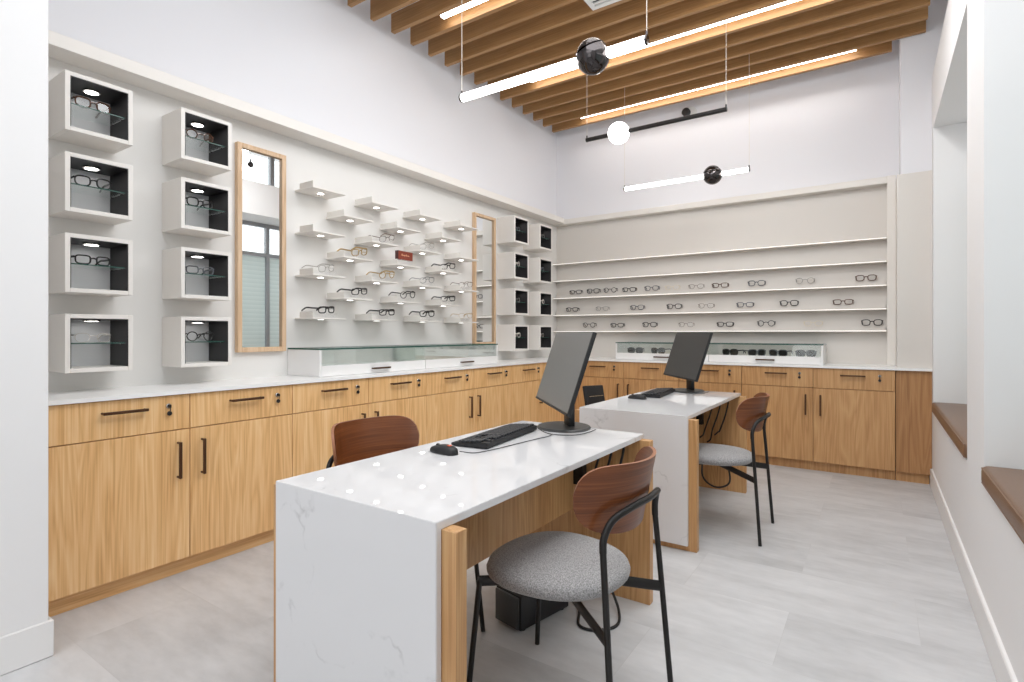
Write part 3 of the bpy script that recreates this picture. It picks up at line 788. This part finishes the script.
def keyboard(label, loc, rz):
    """local: long side along x, front edge at -y"""
    t = thing('keyboard', label, 'keyboard', loc, rz, 'black keyboards')
    b = B(); vs = []
    W = .24
    prof = [(-.085, .004), (-.085, .014), (.07, .026), (.085, .024), (.085, .004)]
    A = [b.verts.new((-W, y, z)) for y, z in prof]; C = [b.verts.new((W, y, z)) for y, z in prof]
    b.faces.new(A); b.faces.new(C)
    for i in range(5): b.faces.new((A[i], A[(i + 1) % 5], C[(i + 1) % 5], C[i]))
    bmesh.ops.recalc_face_normals(b, faces=b.faces[:])
    bmesh.ops.bevel(b, geom=b.edges[:], offset=.002, segments=2, affect='EDGES')
    body = make('body', b, M['black_plastic'], t)
    b = B()
    for xx in (-.2, .2): box(b, xx - .02, xx + .02, .055, .08, 0, .006)
    for xx in (-.2, .2): box(b, xx - .02, xx + .02, -.08, -.065, 0, .006)
    make('foot', b, M['black_plastic'], t)
    n = 0
    sl = .012 / .155
    rows = [(-.042, [.03, .022, .022, .115, .022, .022, .03]), (-.021, [.042] + [.019] * 10 + [.048]), (0, [.034] + [.019] * 11 + [.036]), (.021, [.028] + [.019] * 12 + [.026]), (.042, [.019] * 13 + [.036]), (.066, [.019] * 14)]
    for ry, ws in rows:
        x = -.229; tot = sum(ws) + .0022 * len(ws); k = .318 / tot
        for w_ in ws:
            b = B()
            zz = .0205 + (ry) * sl
            box(b, x, x + w_ * k, ry - .0088, ry + .0088, zz - .002, zz + .0085, .0022)
            make('key', b, M['key_black'], t); x += (w_ + .0022) * k
        x = .096
        for q in range(3):
            if ry in (-.042, .042, .021, .066) or (ry == -.021 and q == 1):
                b = B(); box(b, x, x + .0175, ry - .0088, ry + .0088, zz - .002, zz + .0085, .0022); make('key', b, M['key_black'], t)
            x += .0195
        x = .159
        if ry < .06:
            for q in range(4):
                b = B(); box(b, x, x + .0175, ry - .0088, ry + .0088, zz - .002, zz + .0085, .0022); make('key', b, M['key_black'], t); x += .0195
    b = B(); lathe(b, [(0, .0225), (.012, .0225), (.012, .030), (0, .030)], 16, (.19, .066, 0)); make('knob', b, M['key_black'], t)
    return t
keyboard('black keyboard with raised keys on the nearest desk', (-1.395, 1.945, .758), math.radians(-90 + 7))
keyboard('black keyboard on the rear desk', (-1.385, 3.995, .758), math.radians(-90 + 5))

def mouse(label, loc, rz, logo):
    t = thing('computer_mouse', label, 'mouse', loc, rz, 'black mice')
    b = B()
    n, mrad = 12, 20
    rings = []
    for i in range(n + 1):
        s = i / n
        y = -.068 + .136 * s
        w = .034 * (math.sin(PI * (0.06 + .88 * s)) ** .45) * (1 - .12 * math.exp(-((s - .45) / .15) ** 2))
        h = .010 + .024 * math.sin(PI * min(1, .25 + .62 * s)) ** 1.3
        if i in (0, n): h *= .55; w *= .8
        ring = []
        for k in range(mrad):
            a = 2 * PI * k / mrad
            ca, sa = math.cos(a), math.sin(a)
            ring.append(b.verts.new((math.copysign(abs(ca) ** .75, ca) * w, y, max(0.0, h * (.30 + .70 * sa) if sa > -.43 else 0))))
        rings.append(ring)
    for i in range(n):
        for k in range(mrad): b.faces.new((rings[i][k], rings[i][(k + 1) % mrad], rings[i + 1][(k + 1) % mrad], rings[i + 1][k]))
    b.faces.new(rings[0]); b.faces.new(rings[-1])
    make('shell', b, M['black_plastic'], t, angle=60)
    b = B(); lathe(b, [(0, -.004), (.009, -.004), (.010, 0), (.009, .004), (0, .004)], 16, (0, 0.034, .0235), 'X'); make('scroll_wheel', b, M['key_black'], t)
    if logo:
        b = B(); box(b, -.008, .008, -.040, -.026, .0305, .0345, .0015); make('mark', b, M['orange_logo'], t)
    return t
mouse('black mouse with small orange mark on the nearest desk', (-1.388, 1.582, .758), math.radians(82), True)
mouse('black mouse on the rear desk', (-1.405, 3.65, .758), math.radians(80), False)

def cable(label, pts, r=.0017, mat='cable', name='cable', cat='cable', group=None, sub=6):
    b = B(); tube(b, smooth_path(pts, sub), r, 7)
    return tag(make(name, b, M[mat]), label, cat, group)
Z = .7612
cable('thin black mouse cable lying on the nearest desk beside the keyboard', [(-1.325, 1.60, .768), (-1.28, 1.64, Z), (-1.255, 1.74, Z), (-1.24, 1.88, Z), (-1.225, 2.02, Z), (-1.215, 2.09, Z), (-1.225, 2.14, Z)])
cable('black cable looping from keyboard to the nearest monitor', [(-1.335, 2.19, .772), (-1.29, 2.165, Z + .002), (-1.215, 2.135, Z), (-1.13, 2.18, Z), (-1.11, 2.27, Z), (-1.115, 2.36, Z)])
cable('black cable curling to the rear monitor base', [(-1.335, 4.24, .772), (-1.29, 4.215, Z), (-1.21, 4.185, Z), (-1.12, 4.22, Z), (-1.10, 4.30, Z), (-1.10, 4.39, Z)])

# under the desks
t = thing('computer_case', 'black computer case lying on the floor under the nearest desk', 'computer', (-1.272, 1.852, 0), math.radians(-12))
b = B(); box(b, -.075, .075, 0, .30, .008, .15, .005, 2); make('case_body', b, M['black_plastic'], t)
b = B(); box(b, -.068, .068, -.012, -.0005, .014, .144, .004, 2); make('front_panel', b, M['screen_dark'], t)
for sx in (-.055, .055):
    for sy in (.03, .27):
        b = B(); lathe(b, [(0, 0), (.012, 0), (.012, .0085), (0, .0085)], 12, (sx, sy, 0)); make('rubber_foot', b, M['cable'], t)
cable('black power cable looping on the floor behind the computer case', [(-1.19, 2.17, .05), (-1.15, 2.22, .012), (-1.08, 2.12, .006), (-1.03, 2.02, .006), (-.96, 2.02, .006), (-.90, 2.10, .006), (-.93, 2.20, .02), (-1.02, 2.28, .12), (-1.06, 2.31, .3), (-1.08, 2.33, .5)], .006)
for base, nm in ((0, 'nearest'), (DY, 'rear')):
    for k, (x, zb) in enumerate(((-1.13, .43), (-1.075, .40), (-1.02, .46))):
        cable('black cable hanging under the %s desk, %s from the left' % (nm, ORD[k]), [(x + .05, 2.325 + base, .73), (x + .075, 2.29 + base, .70), (x + .06, 2.265 + base, .60), (x + .02, 2.265 + base, .48), (x, 2.29 + base, zb), (x - .03, 2.31 + base, zb - .03)], .006, group='cables hanging under the desks')
t = thing('power_strip', 'black power strip with white plug low on the rear desk end', 'power strip', (-1.06, 4.335, .30))
b = B(); box(b, -.12, .12, -.02, .016, 0, .05, .004); make('strip_body', b, M['black_plastic'], t)
b = B(); box(b, .03, .075, -.075, -.021, .005, .045, .005); tube(b, smooth_path([(.052, -.075, .025), (.05, -.11, .01), (-.02, -.12, .03), (-.1, -.09, .02)], 5), .004, 6); make('plug', b, M['white_plastic'], t)
cable('black cable hanging in a loop below the rear power strip', [(-.99, 4.31, .30), (-.93, 4.28, .20), (-.92, 4.24, .10), (-1.02, 4.24, .06), (-1.12, 4.28, .12), (-1.12, 4.30, .29)], .007)

# ------------------------------------------------------------------ chairs
def chair_proto(label):
    """faces local -x; rear feet at +x"""
    t = thing('side_chair', label, 'chair', (0, 0, 0), 0, 'walnut backed chairs')
    # seat cushion: rounded, a little wider in front
    b = B()
    n = 40
    prof = [(0, .420), (.80, .418), (.93, .423), (.985, .434), (1.0, .448), (.975, .463), (.90, .473), (.70, .481), (.40, .485), (0, .486)]
    rings = []
    for r, z in prof:
        if r == 0: rings.append([b.verts.new((0, 0, z))]); continue
        ring = []
        for k in range(n):
            a = 2 * PI * k / n
            ca, sa = math.cos(a), math.sin(a)
            x = math.copysign(abs(ca) ** .88, ca) * .230 * r; y = math.copysign(abs(sa) ** .88, sa) * .231 * r
            y *= 1 - .10 * (x / .232)
            ring.append(b.verts.new((x, y, z)))
        rings.append(ring)
    for A, C in zip(rings, rings[1:]):
        for k in range(n):
            k2 = (k + 1) % n
            if len(A) == 1: b.faces.new((A[0], C[k2], C[k]))
            elif len(C) == 1: b.faces.new((A[k], A[k2], C[0]))
            else: b.faces.new((A[k], A[k2], C[k2], C[k]))
    make('seat', b, M['tweed'], t, angle=80)
    # bent ply backrest
    b = B()
    nu, nv, thk = 28, 10, .011
    def P(s, v):
        ang = s * 1.05
        R = .246
        x = .284 - R * (1 - math.cos(ang)) * .92; y = R * math.sin(ang) * 1.005
        hh = (.108 - .016 * s * s) * max(0.0, 1 - abs(s) ** 6.5) ** .5
        zc = .733 + .026 * s * s
        lean = .022 * v * (hh / .108)                       # leans back as it rises
        return Vector((x + lean, y, zc + v * hh))
    def Nn(s):
        ang = s * 1.05
        return Vector((math.cos(ang), math.sin(ang), 0))
    F_, K_ = [], []
    for i in range(nu + 1):
        s = -1 + 2 * i / nu
        s = math.copysign(1 - (1 - abs(s)) ** 1.35, s) if abs(s) < 1 else math.copysign(.9995, s)
        F_.append([b.verts.new(P(s, -1 + 2 * j / nv)) for j in range(nv + 1)])
        K_.append([b.verts.new(P(s, -1 + 2 * j / nv) + Nn(s) * thk) for j in range(nv + 1)])
    for i in range(nu):
        for j in range(nv):
            b.faces.new((F_[i][j], F_[i][j + 1], F_[i + 1][j + 1], F_[i + 1][j]))
            b.faces.new((K_[i][j], K_[i + 1][j], K_[i + 1][j + 1], K_[i][j + 1]))
        for j in (0, nv):
            f = b.faces.new((F_[i][j], F_[i + 1][j], K_[i + 1][j], K_[i][j])); f.material_index = 1
    for i in (0, nu):
        for j in range(nv):
            f = b.faces.new((F_[i][j], F_[i][j + 1], K_[i][j + 1], K_[i][j])); f.material_index = 1
    make('backrest', b, [M['walnut'], M['ply_edge']], t, angle=50)
    # legs: the two rear ones run on into a rail hugging the backrest
    for s in (-1, 1):
        b = B(); tube(b, [(-.228, s * .212, 0), (-.196, s * .186, .405)], .0095, 12); make('leg', b, M['black'], t)
        b = B(); tube(b, smooth_path([(.303, s * .226, 0), (.276, s * .210, .36), (.256, s * .198, .61)], 3), .0095, 12); make('leg', b, M['black'], t)
    rail = smooth_path([(.256, -.198, .605), (.257, -.195, .645), (.272, -.170, .692), (.298, -.105, .716), (.3125, 0, .722), (.298, .105, .716), (.272, .170, .692), (.257, .195, .645), (.256, .198, .605)], 6)
    b = B(); tube(b, rail, .0105, 12); make('back_rail', b, M['black'], t)
    b = B()
    for p0, p1 in (((.276, -.210, .365), (-.200, .190, .404)), ((.276, .210, .365), (-.200, -.190, .404))):
        tube(b, smooth_path([p0, (.06, p0[1] * .25, .396), p1], 6), 0, 8, flat=(.008, .018))
    make('under_frame', b, M['black'], t)
    return t
chair1 = chair_proto('walnut-backed chair with grey tweed seat at the nearest desk, in front')
chair1.location = (-.886, 1.597, 0); chair1.rotation_euler = (0, 0, math.radians(-1.5))
dup(chair1, 'walnut-backed chair with grey seat at the rear desk', (-.862, 3.59, 0), 0)
dup(chair1, 'walnut-backed chair behind the nearest desk, only its back showing above the top', (-1.585, 1.577, 0), PI - math.radians(5))

# black square-backed chair on the far side of the rear desk
t = thing('office_chair', 'black square-backed chair with stitched seam behind the rear desk', 'chair', (-1.62, 3.95, 0), math.radians(6))
b = B(); box(b, -.21, .21, -.20, .20, .40, .455, .018, 3); make('seat', b, M['black_fabric'], t)
b = B(); box(b, -.018, .018, -.19, .19, -.14, .16, .006, 2); bk = make('backrest', b, M['black_fabric'], t, loc=(-.235, 0, .645), rot=(math.radians(-4), math.radians(-10), 0))
b = B()
for k in range(9): tube(b, [(.0185, -.155 + k * .036, .075), (.0185, -.133 + k * .036, .075)], .003, 5)
make('stitching', b, M['stitch'], bk)
for sx in (-.18, .18):
    for sy in (-.17, .17):
        b = B(); tube(b, [(sx * 1.05, sy * 1.08, 0), (sx, sy, .405)], .011, 10); make('leg', b, M['black'], t)
b = B()
for sy in (-.12, .12): tube(b, smooth_path([(-.19, sy, .415), (-.232, sy, .45), (-.222, sy, .56)], 4), .010, 8)
make('back_support', b, M['black'], t)

# ------------------------------------------------------------------ window-seat cushions
def cushion(label, y0, y1):
    t = thing('bench_cushion', label, 'cushion', (RX - .012, y0, SILL + .001), 0, 'leather window seat cushions')
    L_, W_, T_ = y1 - y0, .50, .082
    b = B(); box(b, 0, W_, 0, L_, 0, T_, .024, 4); make('pad', b, M['leather'], t, angle=70)
    b = B()
    for z in (.012, T_ - .012):
        tube(b, [(.004, .02, z), (.004, L_ - .02, z)], .004, 8)
    make('piping', b, M['leather'], t)
    return t
cushion('brown leather window seat cushion, farther one beside the back cabinets', N1[0] + .004, N1[1] - .004)
cushion('brown leather window seat cushion, nearest the viewer at right edge', N2[0] + .004, N2[1] - .004)

# ------------------------------------------------------------------ light
w = bpy.data.worlds.new('World'); SC.world = w; w.use_nodes = True
bg = w.node_tree.nodes['Background']; bg.inputs[0].default_value = (.98, .985, 1.0, 1); bg.inputs[1].default_value = 2.1

def area(name, loc, rot, sx, sy, power, col=(1, 1, 1)):
    l = bpy.data.lights.new(name, 'AREA'); l.shape = 'RECTANGLE'; l.size = sx; l.size_y = sy; l.energy = power; l.color = col
    o = bpy.data.objects.new(name, l); COL.objects.link(o); o.location = loc; o.rotation_euler = rot
    return o
area('fill_light', (-.8, 1.95, 3.60), (math.radians(10), math.radians(15), 0), 1.9, 2.5, 67, (.955, .98, 1))  # added fill out of view overhead, tilted to brighten the left and back
area('fill_light', (-.36, 3.6, 3.60), (math.radians(18), math.radians(22), 0), .72, .75, 29, (.955, .98, 1))  # smaller unseen fill, added to lift the back of the room
area('fill_light', (-1.1, -1.4, 3.5), (math.radians(38), 0, 0), 2.6, 1.6, 36, (.955, .98, 1))  # fill added behind the viewer to lighten the desk fronts

# ------------------------------------------------------------------ camera
cam = bpy.data.cameras.new('camera')
co = bpy.data.objects.new('camera', cam); COL.objects.link(co)
co.location = (0, 0, H); co.rotation_euler = (PI / 2, 0, TH)
cam.sensor_width = 36.0; cam.lens = FPX / 1024 * 36.0
cam.shift_y = (V0 - 341.0) / 1024.0
cam.clip_start = .02; cam.clip_end = 100
SC.camera = co
SC.view_settings.view_transform = 'Standard'
SC.view_settings.look = 'None'
SC.view_settings.exposure = 0.0
SC.cycles.max_bounces = 10
SC.cycles.diffuse_bounces = 5
SC.cycles.glossy_bounces = 4
SC.cycles.transparent_max_bounces = 24
SC.cycles.sample_clamp_indirect = 4.0
SC.cycles.caustics_reflective = False
SC.cycles.caustics_refractive = False
SC.cycles.use_denoising = True
